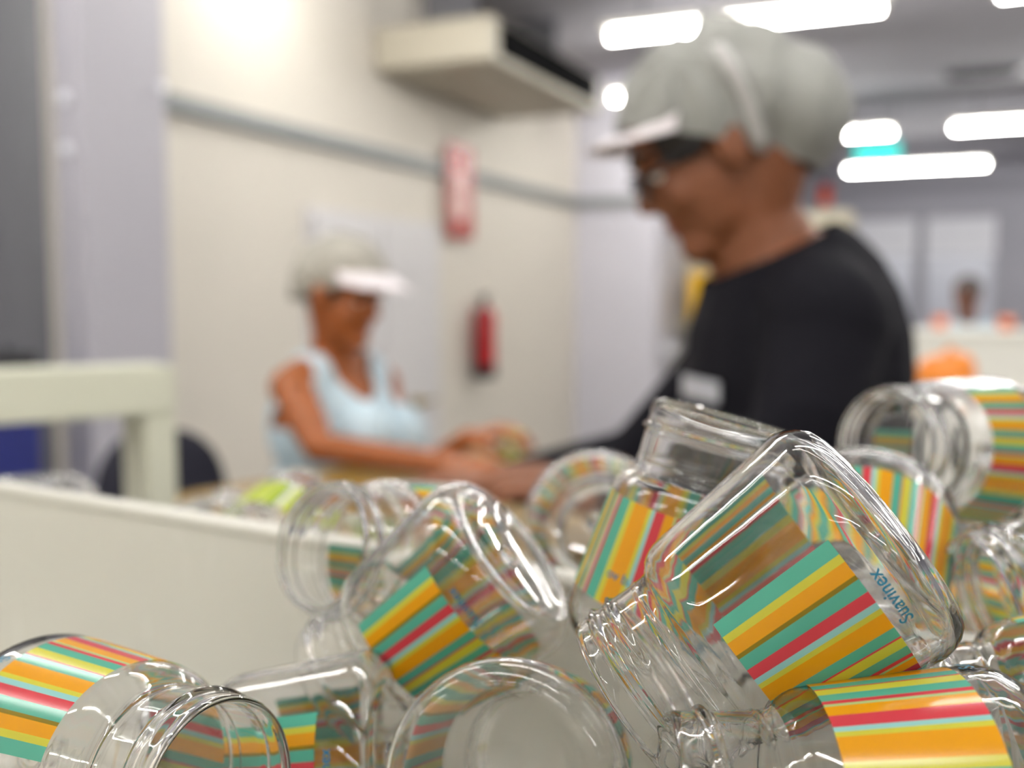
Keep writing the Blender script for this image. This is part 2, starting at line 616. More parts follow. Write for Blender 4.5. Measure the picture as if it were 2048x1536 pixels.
# ------------------------------------------------------------------ background furniture
UZ = V((0, 0, 1))
ct = thing('white_counter', 'long cream-white counter in front of the far windows', 'counter', RM(1, 6.1, 0))
obj('body', rbox(-0.34, 2.6, 5.9, 6.3, 0, 1.2), M_white, ct)
obj('worktop', rbox(-0.36, 2.62, 5.87, 6.33, 1.2, 1.24, 0.006), M_white, ct)
for k in range(3):
    obj('front_panel', rbox(-0.32 + k * 0.98, 0.62 + k * 0.98, 5.885, 5.9, 0.05, 1.18, 0.004), M_white, ct)
for i, (u, d) in enumerate(((1880, 5.75), (2012, 5.5))):
    p = P(u, 655, d)
    p.z = 1.24
    bm = bmesh.new()
    add_cyl(bm, p, p + UZ * 0.07, 0.035, 0.042)
    o = obj('orange_cup', bm, mat('orange_cup', srgb(220, 120, 70), 0.4), None, True)
    tag(o, ('small orange cup on the white counter left of the distant person',
            'small orange cup on the white counter at the right edge')[i], 'cup')

tb = P(1890, 800, 3.4)
tz = tb.z
t2 = thing('white_side_table', 'white side table carrying the orange bag', 'table', V((tb.x, tb.y, 0)))
obj('tabletop', obox(V((tb.x + 0.25, tb.y, tz - 0.015)), E1, E2, UZ, 0.4, 0.3, 0.015, 0.004), M_white, t2)
for a in (-1, 1):
    for bb in (-1, 1):
        q = V((tb.x + 0.25, tb.y, 0)) + E1 * 0.36 * a + E2 * 0.26 * bb
        obj('leg', obox(q + UZ * (tz - 0.03) / 2, E1, E2, UZ, 0.02, 0.02, (tz - 0.03) / 2), M_white, t2)
bm = bmesh.new()
bc0 = V((tb.x, tb.y, tz))
add_ball(bm, bc0 + V((-0.01, 0, 0.072)), 0.11, 0.09, 0.07)
add_ball(bm, bc0 + V((-0.04, 0.0, 0.10)), 0.05, 0.05, 0.05)
add_ball(bm, bc0 + V((0.04, -0.02, 0.11)), 0.045, 0.045, 0.05)
add_limb(bm, [bc0 + V((0.0, 0, 0.1)), bc0 + V((0.01, 0, 0.17))], [0.05, 0.012])
og = obj('orange_bag', fuse(bm, 0.008, 3), M_orange, None, True)
tag(og, 'crumpled orange plastic bag in front of the white counter', 'bag')

bcb = P(1645, 455, 7.6)
cb = thing('beige_cabinet', 'tall beige cabinet behind the shoulder of the dark shirt', 'cabinet', V((bcb.x, bcb.y, 0)))
obj('body', obox(V((bcb.x, bcb.y, (bcb.z + 0.1) / 2)), E1, E2, UZ, 0.22, 0.2, (bcb.z + 0.1) / 2, 0.01), M_beige, cb)
obj('door', obox(V((bcb.x, bcb.y, (bcb.z + 0.1) / 2)) - E2 * 0.205, E1, E2, UZ, 0.2, 0.008, bcb.z / 2), M_beige, cb)

# shelf rack between the wall corner and the chin of the nearer worker
rk = P(1400, 600, 8.9)
rz = V((rk.x, rk.y, 0))
rack = thing('shelf_rack', 'grey steel shelf rack behind the chin of the nearer worker', 'rack', rz)
for a in (-1, 1):
    for bb in (-1, 1):
        obj('post', obox(rz + E1 * 0.38 * a + E2 * 0.2 * bb + UZ * 1.05, E1, E2, UZ, 0.02, 0.02, 1.05), M_beige, rack)
SHZ = []
for v in (420, 645, 712):
    z = P(1400, v, 8.9).z
    SHZ.append(z)
    obj('shelf', obox(rz + UZ * (z - 0.015), E1, E2, UZ, 0.38, 0.2, 0.015), M_beige, rack)
obj('shelf', obox(rz + UZ * 0.3, E1, E2, UZ, 0.38, 0.2, 0.015), M_beige, rack)
obj('back_panel', obox(rz + UZ * 1.05 + E2 * 0.21, E1, E2, UZ, 0.38, 0.006, 1.0), M_beige, rack)
yc = thing('yellow_crate', 'yellow crate on the shelf rack under the chin of the nearer worker', 'crate', rz + UZ * SHZ[1])
q = P(1420, 600, 8.75)
q.z = SHZ[1]
obj('body', obox(q + UZ * 0.2, E1, E2, UZ, 0.15, 0.14, 0.2, 0.01), M_yellow, yc)
obj('rim', obox(q + UZ * 0.41, E1, E2, UZ, 0.16, 0.15, 0.012, 0.004), M_yellow, yc)
q = P(1328, 700, 8.7)
q.z = SHZ[2]
bm = bmesh.new()
add_cyl(bm, q, q + UZ * 0.1, 0.09, 0.13, 24)
add_cyl(bm, q + UZ * 0.1, q + UZ * 0.115, 0.138, 0.138, 24)
tag(obj('white_tub', bm, M_blind, None, True), 'white plastic tub left of the dark shirt on the shelf rack', 'tub')

# blue bin with black lid at the left edge
q = P(85, 800, 3.0)
sq, tq = q.dot(E1), q.dot(E2)
zl = P(75, 705, 3.0).z
bl = thing('blue_bin', 'dark blue wheeled bin with black lid at the left edge', 'bin', RM(sq - 0.22, tq - 0.22, 0))
obj('body', rbox(sq - 0.45, sq, tq - 0.45, tq, 0.06, zl - 0.045, 0.02), M_blue, bl)
obj('lid', rbox(sq - 0.46, sq - 0.01, tq - 0.46, tq + 0.005, zl - 0.045, zl, 0.012), M_black, bl)
for k in (-0.37, -0.06):
    bm = bmesh.new()
    add_cyl(bm, RM(sq - 0.1, tq + k, 0.07), RM(sq - 0.06, tq + k, 0.07), 0.07)
    obj('wheel', bm, M_black, bl)

# white frame of square tube at the left
FD = V((0.79, 0.61, 0)).normalized()
FP = V((FD.y, -FD.x, 0))
fe = P(352, 731, 1.2)              # right front top corner of the rail
ztop = fe.z
f0 = V((fe.x, fe.y, 0))
fr = thing('tube_stand', 'cream painted stand with rail and leg at the left, behind the bin rim', 'stand', f0)


def fbox(d0, d1, p0, p1, z0, z1):
    bm = bmesh.new()
    add_box(bm, f0 + FD * d0 + FP * p0 + V((0, 0, z0)), FD * (d1 - d0), FP * (p1 - p0), V((0, 0, z1 - z0)))
    bmesh.ops.bevel(bm, geom=list(bm.edges), offset=0.003, segments=2, affect='EDGES')
    return bm


obj('rail', fbox(-0.75, 0, -0.09, 0, ztop - 0.056, ztop), M_cream, fr)
for a in (-0.037, -0.74):
    obj('leg', fbox(a, a + 0.036, -0.09, -0.001, 0, ztop - 0.056), M_cream, fr)
obj('stretcher', fbox(-0.705, -0.037, -0.06, -0.03, 0.25, 0.29), M_cream, fr)

# navy chair backrest behind the frame
cq = P(322, 935, 2.24)
chair = thing('navy_chair', 'dark navy chair with rounded back behind the cream frame', 'chair', V((cq.x, cq.y, 0)))
X1 = V((0.9, 0.44, 0))
X1.normalize()
Y1 = V((-X1.y, X1.x, 0))
bm = bmesh.new()
prof = []
for k in range(24):
    a = k / 24 * 2 * PI
    ca, sa = math.cos(a), math.sin(a)
    prof.append((0.142 * math.copysign(abs(ca) ** 0.75, ca), 0.2 * math.copysign(abs(sa) ** 0.8, sa)))
lay = []
for dy, sc in ((-0.035, 0.86), (-0.02, 1.0), (0.015, 1.0), (0.03, 0.86)):
    lay.append([bm.verts.new(V((cq.x, cq.y, cq.z - 0.115)) + X1 * (x * sc) + UZ * (y * sc) + Y1 * (dy + 0.25 * x * x)) for x, y in prof])
for a, bb in zip(lay, lay[1:]):
    for j in range(24):
        bm.faces.new((a[j], a[(j + 1) % 24], bb[(j + 1) % 24], bb[j]))
bm.faces.new(lay[0])
bm.faces.new(list(reversed(lay[-1])))
obj('backrest', bm, M_navy, chair, True)
cz = V((cq.x, cq.y, 0)) + Y1 * -0.2
obj('seat', obox(cz + UZ * 0.66, X1, Y1, UZ, 0.2, 0.19, 0.035, 0.02), M_navy, chair)
bm = bmesh.new()
add_limb(bm, [V((cq.x, cq.y, cq.z - 0.28)) + Y1 * 0.03, V((cq.x, cq.y, 0.62)) + Y1 * 0.02, cz + UZ * 0.62], [0.018] * 3, 10)
obj('back_support', bm, M_black, chair, True)
bm = bmesh.new()
add_cyl(bm, cz + UZ * 0.08, cz + UZ * 0.63, 0.025)
obj('gas_post', bm, M_steel, chair, True)
for k in range(5):
    a = k * 2 * PI / 5
    bm = bmesh.new()
    add_limb(bm, [cz + UZ * 0.09, cz + V((math.cos(a) * 0.25, math.sin(a) * 0.25, 0.035))], [0.022, 0.016], 10)
    obj('leg', bm, M_black, chair, True)

# tan work table between the two workers
TZ = CAMZ - 0.35
L0, L1 = V((-0.66, 1.77, 0)), V((-0.10, 2.45, 0))
tdir = (L1 - L0).normalized()
tper = V((tdir.y, -tdir.x, 0))
tbl = thing('work_table', 'tan laminate work table between the two workers', 'table', (L0 + L1) / 2 + tper * 0.4)
bm = bmesh.new()
add_box(bm, L0 + UZ * (TZ - 0.035), tdir * (L1 - L0).length, tper * 0.8, UZ * 0.035)
bmesh.ops.bevel(bm, geom=list(bm.edges), offset=0.004, segments=2, affect='EDGES')
obj('tabletop', bm, M_wood, tbl)
for a in (0.05, (L1 - L0).length - 0.1):
    for bb in (0.05, 0.72):
        bm = bmesh.new()
        add_box(bm, L0 + tdir * a + tper * bb, tdir * 0.05, tper * 0.05, UZ * (TZ - 0.035))
        obj('leg', bm, M_steel, tbl)
bm = bmesh.new()
add_box(bm, L0 + tdir * 0.1 + tper * 0.06 + UZ * (TZ - 0.1), tdir * 0.68, tper * 0.03, UZ * 0.065)
add_box(bm, L0 + tdir * 0.1 + tper * 0.73 + UZ * (TZ - 0.1), tdir * 0.68, tper * 0.03, UZ * 0.065)
obj('apron', bm, M_steel, tbl)


# ------------------------------------------------------------------ people
def add_hand(bm, wrist, d, n, thumb_sign, curl, s=1.0, spread=0.06):
    """palm, five bent fingers; d towards the fingertips, n out of the palm"""
    d = d.normalized()
    n = (n - d * n.dot(d)).normalized()
    t = d.cross(n) * thumb_sign            # towards the thumb
    kn = []
    for k, off in enumerate((0.030, 0.010, -0.010, -0.029)):
        a = wrist + t * off * 0.55 * s + d * 0.01 * s
        e = wrist + t * off * s + d * (0.082, 0.086, 0.082, 0.074)[k] * s
        add_limb(bm, [a, e], [0.0135 * s, 0.0115 * s], 10)
        kn.append(e)
    for k, ln in enumerate((0.072, 0.08, 0.074, 0.058)):
        p = kn[k]
        pts = [p - d * 0.012 * s, p]
        fd = (d + t * spread * (1.5 - k)).normalized()
        ang = 0
        for seg, fr_ in enumerate((0.45, 0.3, 0.25)):
            ang += curl * (0.8, 1.0, 0.7)[seg]
            v = fd * math.cos(ang) + n * math.sin(ang)
            p = p + v * ln * fr_ * s
            pts.append(p)
        add_limb(bm, pts, [0.0105 * s, 0.0098 * s, 0.009 * s, 0.0083 * s, 0.0072 * s], 10)
    p = wrist + d * 0.02 * s + t * 0.018 * s
    pts = [p]
    for v, ln in (((t * 0.75 + d * 0.6 + n * 0.25), 0.042), ((t * 0.35 + d * 0.85 + n * (0.25 + curl * 0.5)), 0.034),
                  ((d * 0.9 + n * (0.3 + curl * 0.6)), 0.027)):
        p = p + v.normalized() * ln * s
        pts.append(p)
    add_limb(bm, pts, [0.015 * s, 0.0125 * s, 0.0105 * s, 0.008 * s], 10)


def head_parts(bm, c, f, u, s=1.0):
    """skull, face, jaw, nose, brow, lips, ears on one head; f faces forward, u up"""
    f = f.normalized()
    u = (u - f * u.dot(f)).normalized()
    l = u.cross(f)
    m = Matrix((f, l, u)).transposed()
    L = lambda a, b_, e: c + (f * a + l * b_ + u * e) * s

    def ball(a, b_, e, rf, rl, ru):
        add_ball(bm, L(a, b_, e), rf * s, rl * s, ru * s, m)
    ball(-0.008, 0, 0.032, 0.096, 0.077, 0.086)
    ball(0.022, 0, -0.03, 0.068, 0.064, 0.088)
    ball(0.02, 0, -0.07, 0.058, 0.056, 0.05)
    ball(0.058, 0, -0.1, 0.03, 0.034, 0.026)
    ball(0.078, 0, 0.018, 0.016, 0.05, 0.012)
    for k in (-1, 1):
        ball(0.058, 0.036 * k, -0.035, 0.024, 0.024, 0.026)
        ball(-0.008, 0.076 * k, -0.012, 0.02, 0.011, 0.034)
        add_limb(bm, [L(0.09, 0.008 * k, -0.037), L(0.088, 0.014 * k, -0.04)], [0.009 * s, 0.007 * s], 8)
    add_limb(bm, [L(0.082, 0, 0.012), L(0.092, 0, -0.012), L(0.102, 0, -0.032)], [0.0085 * s, 0.009 * s, 0.0105 * s], 10)
    ball(0.078, 0, -0.062, 0.012, 0.024, 0.007)
    ball(0.076, 0, -0.073, 0.011, 0.021, 0.008)
    return L, m


def face_extras(L, m, s, parent, skin):
    for k in (-1, 1):
        bm = bmesh.new()
        add_ball(bm, L(0.0735, 0.033 * k, -0.004), 0.0122 * s, 0.0122 * s, 0.010 * s, m, 14, 10)
        e = obj('eye', bm, M_eye, parent, True)
        bm = bmesh.new()
        add_ball(bm, L(0.0825, 0.034 * k, -0.007), 0.004 * s, 0.0055 * s, 0.0055 * s, m, 10, 8)
        obj('iris', bm, M_iris, e, True)
        bm = bmesh.new()
        add_ball(bm, L(0.0742, 0.033 * k, -0.004), 0.0132 * s, 0.0135 * s, 0.0112 * s, m, 16, 12)
        slice_plane(bm, L(0.0742, 0.033 * k, -0.006), (L(0.005, 0, -0.02) - L(0, 0, 0)).normalized())
        obj('eyelid', bm, skin, e, True)
        bm = bmesh.new()
        add_limb(bm, [L(0.093, 0.014 * k, 0.019), L(0.09, 0.034 * k, 0.026), L(0.076, 0.056 * k, 0.02)], [0.004 * s, 0.005 * s, 0.003 * s], 8)
        obj('eyebrow', bm, M_hair, parent, True)
    bm = bmesh.new()
    add_limb(bm, [L(0.079, -0.022, -0.068), L(0.0875, 0, -0.064), L(0.079, 0.022, -0.068)], [0.0025 * s, 0.0045 * s, 0.0025 * s], 8)
    add_limb(bm, [L(0.077, -0.018, -0.073), L(0.0855, 0, -0.075), L(0.077, 0.018, -0.073)], [0.0025 * s, 0.005 * s, 0.0025 * s], 8)
    obj('mouth', bm, M_lip, parent, True)


def visor(L, front_u, s, tilt, reach, wide=0.074, a0=0.085):
    bm = bmesh.new()
    rows = []
    n = 18
    for i in range(n + 1):
        a = (-78 + 156 * i / n) * PI / 180
        row = []
        for k in range(6):
            q = k / 5
            x = a0 * math.cos(a) + reach * q * max(0, math.cos(a)) ** 0.8 + 0.012
            y = (wide + 0.012 * q) * math.sin(a)
            z = front_u - tilt * q * math.cos(a) - 0.010 * (math.sin(a) ** 2) * (1 + q) - 0.012 * (q * q)
            row.append(bm.verts.new(L(x, y, z)))
        rows.append(row)
    for a, b_ in zip(rows, rows[1:]):
        for j in range(5):
            bm.faces.new((a[j], a[j + 1], b_[j + 1], b_[j]))
    return thicken(bm, 0.002)


# ---- nearer worker, dark shirt -------------------------------------------------
D1 = 1.13
p1 = thing('person', 'person in dark navy T-shirt and grey-white peaked cap leaning over the work table', 'person', P(1640, 1080, 1.17) * 1.0)
p1.location.z = 0
hc = P(1420, 288, D1)
f1 = V((-0.885, 0.07, -0.465)).normalized()
u1 = V((-0.465, 0.02, 0.885))
u1 = (u1 - f1 * u1.dot(f1)).normalized()
S1 = 0.93
bm = bmesh.new()
L1h, m1 = head_parts(bm, hc, f1, u1, S1)
nb = P(1532, 520, 1.16)
add_limb(bm, [L1h(-0.045, 0, -0.035), P(1497, 420, 1.145), nb, P(1570, 600, 1.16)], [0.06, 0.056, 0.066, 0.08])
shl, shr = P(1650, 645, 1.03), P(1530, 640, 1.33)
add_limb(bm, [shl, P(1605, 595, 1.1), P(1560, 585, 1.22), shr], [0.052, 0.058, 0.058, 0.052])
chest, belly, pel = P(1588, 740, 1.17), P(1595, 930, 1.18), P(1610, 1120, 1.18)
tm = Matrix.Rotation(R(0), 3, 'Z')
add_ball(bm, chest, 0.105, 0.16, 0.16)
add_ball(bm, belly, 0.105, 0.135, 0.16)
add_ball(bm, pel, 0.115, 0.16, 0.13)
hipn, hipf = pel + V((0, -0.085, -0.02)), pel + V((0, 0.085, -0.02))
for hp in (hipn, hipf):
    kn = V((hp.x - 0.03, hp.y, 0.50))
    an = V((hp.x + 0.02, hp.y, 0.09))
    add_limb(bm, [hp, kn, an], [0.085, 0.056, 0.038])
    add_limb(bm, [an + V((0.03, 0, -0.05)), an + V((-0.15, 0, -0.06))], [0.035, 0.028])
# far arm reaching over the table, near arm hanging into the bins
elr, wrr = P(1275, 925, 1.42), P(1000, 972, 1.60)
add_limb(bm, [shr, elr, wrr], [0.045, 0.036, 0.025])
add_hand(bm, wrr, V((-0.97, 0.05, 0.1)), V((0.1, 0.1, -1)), 1, 0.35, 1.05)
ell, wrl = P(1545, 1000, 1.0), P(1215, 1010, 1.18)
add_limb(bm, [shl, ell, wrl], [0.045, 0.036, 0.026])
add_hand(bm, wrl, V((-0.85, 0.1, 0.28)), V((0.1, 0.2, -1)), -1, 0.4, 1.05)
obj('body', fuse(bm, 0.005, 3), M_skin, p1, True)
face_extras(L1h, m1, S1, p1, M_skin)
# hair at the temple and the nape
bm = bmesh.new()
add_ball(bm, L1h(-0.02, 0, 0.028), 0.094 * S1, 0.083 * S1, 0.088 * S1, m1)
hb = fuse(bm, 0.004, 1)
cut(hb, lambda p: (p - hc).dot(u1) < 0.045 and (
    ((p - hc).dot(f1) < -0.06 and (p - hc).dot(u1) > -0.052) or (0.012 < (p - hc).dot(f1) < 0.055 and (p - hc).dot(u1) > -0.005)))
soften_edge(hb, 8)
obj('hair', thicken(hb, 0.008), M_hair, p1, True)
# shirt
bm = bmesh.new()
add_limb(bm, [nb + V((-0.005, 0, 0.02)), P(1570, 600, 1.16)], [0.078, 0.098])
add_limb(bm, [shl, P(1610, 595, 1.1), P(1565, 585, 1.22), shr], [0.066, 0.07, 0.07, 0.064])
add_ball(bm, chest, 0.124, 0.178, 0.178)
add_ball(bm, P(1605, 640, 1.17), 0.095, 0.14, 0.11)
add_ball(bm, belly, 0.128, 0.155, 0.18)
add_ball(bm, pel + V((0, 0, 0.02)), 0.13, 0.175, 0.13)
add_limb(bm, [P(1678, 690, 1.1), P(1688, 820, 1.12), P(1690, 960, 1.15)], [0.07, 0.075, 0.08])
add_limb(bm, [shr, P(1400, 800, 1.38), elr, wrr + (elr - wrr) * 0.1], [0.062, 0.058, 0.052, 0.038])
add_limb(bm, [shl, P(1620, 830, 1.0), ell, wrl + (ell - wrl) * 0.15], [0.062, 0.056, 0.05, 0.038])
sb = fuse(bm, 0.006, 5)
ca, cb_ = P(1440, 552, 1.13), P(1620, 462, 1.18)
cn = (cb_ - ca).cross(V((0, 1, 0.0)))
if cn.z < 0:
    cn = -cn
slice_plane(sb, ca, cn.normalized())
slice_plane(sb, wrr + (elr - wrr) * 0.12, (wrr - elr).normalized())
obj('shirt', sb, M_tee, p1, True)
bm = bmesh.new()
for hp in (hipn, hipf):
    kn = V((hp.x - 0.03, hp.y, 0.50))
    an = V((hp.x + 0.02, hp.y, 0.10))
    add_limb(bm, [hp, kn, an], [0.1, 0.072, 0.06])
add_ball(bm, pel, 0.124, 0.166, 0.125)
obj('trousers', fuse(bm, 0.008, 3), M_trouser, p1, True)
for hp in (hipn, hipf):
    bm = bmesh.new()
    an = V((hp.x + 0.02, hp.y, 0.05))
    add_limb(bm, [an + V((0.04, 0, 0.0)), an + V((-0.08, 0, 0.0)), an + V((-0.17, 0, -0.008))], [0.046, 0.046, 0.038])
    obj('shoe', slice_plane(bm, V((0, 0, 0.005)), V((0, 0, -1))), M_black, p1, True)
# badge on the chest
bvh = BVHTree.FromObject(p1.children[-1], bpy.context.evaluated_depsgraph_get()) if False else None
bq = P(1410, 770, 1.0)
sh_me = [o for o in p1.children if o.name.startswith('shirt')][0].data
bm = bmesh.new()
bm.from_mesh(sh_me)
tree = BVHTree.FromBMesh(bm)
cpos = cam.location.copy()
rows = []
bb = bmesh.new()
for j in range(4):
    row = []
    for i in range(5):
        u = 1374 + i * 18 + j * 0
        v = 748 + j * 14 + i * 4
        dr = (P(u, v, 1.0) - cpos).normalized()
        h = tree.ray_cast(cpos, dr)
        q = h[0] if h[0] is not None else P(u, v, 1.25)
        row.append(bb.verts.new(q + (h[1] if h[1] is not None else V((0, -1, 0))) * 0.004))
    rows.append(row)
for a, c2 in zip(rows, rows[1:]):
    for j in range(4):
        bb.faces.new((a[j], a[j + 1], c2[j + 1], c2[j]))
bm.free()
obj('name_badge', thicken(bb, 0.002), M_badge, p1)
# cap: gathered crown, seam ribbon, visor
bm = bmesh.new()
for a, b_, e, rf, rl, ru in ((-0.004, 0, 0.036, 0.104, 0.094, 0.094), (-0.05, 0, 0.03, 0.095, 0.096, 0.092), (-0.092, 0, -0.004, 0.076, 0.09, 0.088)):
    add_ball(bm, L1h(a, b_, e), rf * S1, rl * S1, ru * S1, m1)
add_limb(bm, [L1h(-0.05, 0, 0.095), L1h(-0.06, 0, 0.142)], [0.04, 0.008])
capb = fuse(bm, 0.005, 3)
for v in capb.verts:     # soft gathers
    q = v.co - hc
    a = math.atan2(q.dot(u1) - 0.1, q.dot(f1))
    v.co += v.normal * (0.003 * math.sin(a * 9 + q.y * 40) + 0.002 * math.sin(q.dot(f1) * 90 + q.dot(u1) * 70))
front, nape = P(1232, 264, D1), P(1592, 338, D1)
pn = (nape - front).cross(V((0, 1, 0)))
if pn.z > 0:
    pn = -pn
slice_plane(capb, front, pn.normalized())
tree = BVHTree.FromBMesh(capb)
cap1 = obj('cap', capb, M_cap, p1, True)
bb = bmesh.new()
rows = []
for k in range(14):
    q = k / 13
    u = 1432 + (1520 - 1432) * q + 18 * math.sin(q * PI)
    v = 92 + (300 - 92) * q
    row = []
    for i in range(3):
        dr = (P(u + (i - 1) * 13, v + (i - 1) * -3, 1.0) - cpos).normalized()
        h = tree.ray_cast(cpos, dr)
        row.append(h[0] + h[1] * 0.003 if h[0] is not None else None)
    if all(r is not None for r in row):
        rows.append([bb.verts.new(r) for r in row])
for a, c2 in zip(rows, rows[1:]):
    for j in range(2):
        bb.faces.new((a[j], a[j + 1], c2[j + 1], c2[j]))
if rows:
    obj('seam_ribbon', thicken(bb, 0.002), mat('pale_ribbon', srgb(184, 182, 180), 0.8), cap1, True)
vz = visor(L1h, 0.052, S1, -0.022, 0.04, 0.086, 0.082)
obj('visor', vz, M_visor, p1, True)
# glasses
gl = bmesh.new()
for k in (-1, 1):
    ring = []
    for j in range(17):
        a = j / 16 * 2 * PI
        ring.append(L1h(0.104 - 0.01 * abs(math.cos(a)), 0.036 * k + 0.024 * math.cos(a), -0.012 + 0.018 * math.sin(a)))
    add_limb(gl, ring, [0.002] * 17, 6, cap=False)
    add_limb(gl, [L1h(0.096, 0.06 * k, -0.004), L1h(0.05, 0.074 * k, 0.0), L1h(-0.01, 0.08 * k, 0.006)], [0.0025] * 3, 6)
add_limb(gl, [L1h(0.104, -0.012, -0.008), L1h(0.106, 0.012, -0.008)], [0.002, 0.002], 6)
gf = obj('glasses', gl, M_black, p1, True)

# ---- second worker, pale blue tank top ---------------------------------------
D2 = 2.36
p2 = thing('person', 'person in pale blue tank top and hair net with white visor, arms on the table', 'person', P(660, 1000, 2.45))
p2.location.z = 0
hc2 = P(686, 585, D2)
f2 = V((0.86, -0.44, -0.2))
f2.normalize()
u2 = V((0.22, -0.1, 0.97))
u2 = (u2 - f2 * u2.dot(f2)).normalized()
S2 = 0.98
bm = bmesh.new()
L2h, m2 = head_parts(bm, hc2, f2, u2, S2)
nb2 = P(668, 712, 2.42)
add_limb(bm, [L2h(-0.03, 0, -0.03), P(668, 670, 2.4), nb2, P(672, 790, 2.44)], [0.055, 0.05, 0.058, 0.075])
sr, sl = P(583, 775, 2.3), P(765, 765, 2.56)
add_limb(bm, [sr, P(625, 745, 2.37), P(715, 740, 2.48), sl], [0.05, 0.05, 0.05, 0.045])
ch2, be2, pe2 = P(668, 850, 2.44), P(655, 1000, 2.46), P(650, 1120, 2.47)
rot2 = Matrix.Rotation(R(25), 3, 'Z')
add_ball(bm, ch2, 0.15, 0.105, 0.15, rot2)
for uu, dd in ((730, 2.36), (800, 2.46)):
    add_ball(bm, P(uu, 868, dd), 0.056, 0.056, 0.062)
add_ball(bm, be2, 0.135, 0.1, 0.14, rot2)
add_ball(bm, pe2, 0.155, 0.12, 0.12, rot2)
side = V((0.55, 0.83, 0))
hips = (pe2 - side * 0.08, pe2 + side * 0.08)
for hp in hips:
    kn = V((hp.x, hp.y + 0.02, 0.42))
    an = V((hp.x, hp.y + 0.04, 0.08))
    add_limb(bm, [hp, kn, an], [0.08, 0.052, 0.036])
    add_limb(bm, [an + V((-0.02, 0, -0.045)), an + V((0.12, -0.06, -0.05))], [0.032, 0.026])
er, wr = P(640, 945, 2.2), P(868, 934, 2.02)
er.z = max(er.z, TZ + 0.035)
wr.z = TZ + 0.03
add_limb(bm, [sr, er + (sr - er) * 0.4, er, wr], [0.047, 0.043, 0.036, 0.024])
add_hand(bm, wr, V((0.95, -0.25, 0.0)), V((0, 0.2, -1)), 1, 0.22, 0.95)
el2, wl = P(815, 960, 2.42), P(935, 878, 2.22)
add_limb(bm, [sl, el2, wl], [0.042, 0.035, 0.024])
add_hand(bm, wl, V((0.85, -0.25, 0.25)), V((0.2, 0.1, -1)), -1, 0.5, 0.98)
obj('body', fuse(bm, 0.005, 3), M_skin2, p2, True)
face_extras(L2h, m2, S2, p2, M_skin2)
bm = bmesh.new()
add_limb(bm, [P(622, 752, 2.37), P(640, 742, 2.385)], [0.06, 0.06])
add_limb(bm, [sr + (sl - sr) * 0.1, P(625, 745, 2.37), P(715, 740, 2.48), sl], [0.05, 0.058, 0.058, 0.05])
add_ball(bm, ch2, 0.16, 0.116, 0.16, rot2)
for uu, dd in ((730, 2.36), (800, 2.46)):
    add_ball(bm, P(uu, 868, dd), 0.066, 0.066, 0.074)
add_ball(bm, be2, 0.146, 0.112, 0.15, rot2)
add_ball(bm, pe2 + UZ * 0.04, 0.166, 0.13, 0.1, rot2)
tk = fuse(bm, 0.005, 9)


def tank_keep(p):
    u, v, d = proj(p)
    # neckline: a scoop from the straps down to (738, 800); armhole at the near shoulder
    fr_ = (p - ch2).dot(f2)
    across = (p - nb2).dot(side)
    if p.z > P(668, 712, 2.42).z + 0.012:
        return False
    if fr_ > -0.02:
        # scoop in front
        if abs(across) < 0.075:
            depth = P(700, 800, 2.4).z + 0.12 * (abs(across) / 0.075) ** 2
            if p.z > depth:
                return False
    elif abs(across) < 0.07 and p.z > P(668, 740, 2.42).z:
        return False
    return across > -0.135 and across < 0.135 or p.z < P(600, 850, 2.4).z


cut(tk, tank_keep)
soften_edge(tk, 14)
obj('tank_top', thicken(tk, 0.003), M_tank, p2, True)
bm = bmesh.new()
for hp in hips:
    kn = V((hp.x, hp.y + 0.02, 0.42))
    an = V((hp.x, hp.y + 0.04, 0.09))
    add_limb(bm, [hp, kn, an], [0.092, 0.066, 0.055])
add_ball(bm, pe2, 0.162, 0.126, 0.12, rot2)
obj('trousers', fuse(bm, 0.008, 3), M_trouser, p2, True)
for hp in hips:
    bm = bmesh.new()
    an = V((hp.x, hp.y + 0.04, 0.045))
    add_limb(bm, [an + V((-0.03, 0.01, 0)), an + V((0.07, -0.035, 0)), an + V((0.14, -0.07, -0.005))], [0.042, 0.042, 0.034])
    obj('shoe', slice_plane(bm, V((0, 0, 0.004)), V((0, 0, -1))), M_black, p2, True)
bm = bmesh.new()
for a, b_, e, rf, rl, ru in ((-0.005, 0, 0.05, 0.108, 0.09, 0.088), (-0.06, 0, 0.03, 0.075, 0.085, 0.085), (-0.085, 0, -0.012, 0.055, 0.07, 0.05)):
    add_ball(bm, L2h(a, b_, e), rf * S2, rl * S2, ru * S2, m2)
c2b = fuse(bm, 0.005, 2)
for v in c2b.verts:
    q = v.co - hc2
    v.co += v.normal * 0.003 * math.sin(math.atan2(q.dot(u2), q.dot(f2)) * 11 + q.y * 50)
fa, nn = L2h(0.1, 0, 0.045), L2h(-0.12, 0, -0.045)
pn = (nn - fa).cross(f2.cross(u2))
if pn.z > 0:
    pn = -pn
slice_plane(c2b, fa, pn.normalized())
obj('hair_net', c2b, M_net, p2, True)
bm = bmesh.new()
add_ball(bm, L2h(-0.02, 0, 0.02), 0.092 * S2, 0.082 * S2, 0.09 * S2, m2)
hb = fuse(bm, 0.004, 1)
cut(hb, lambda p: -0.05 < (p - hc2).dot(u2) < 0.03 and (p - hc2).dot(f2) < 0.035 and not (-0.04 < (p - hc2).dot(f2) < 0.012 and (p - hc2).dot(u2) < 0.02))
soften_edge(hb, 8)
obj('hair', thicken(hb, 0.004), M_hair, p2, True)
obj('visor', visor(L2h, 0.064, S2, 0.014, 0.07, 0.086, 0.092), M_visor, p2, True)

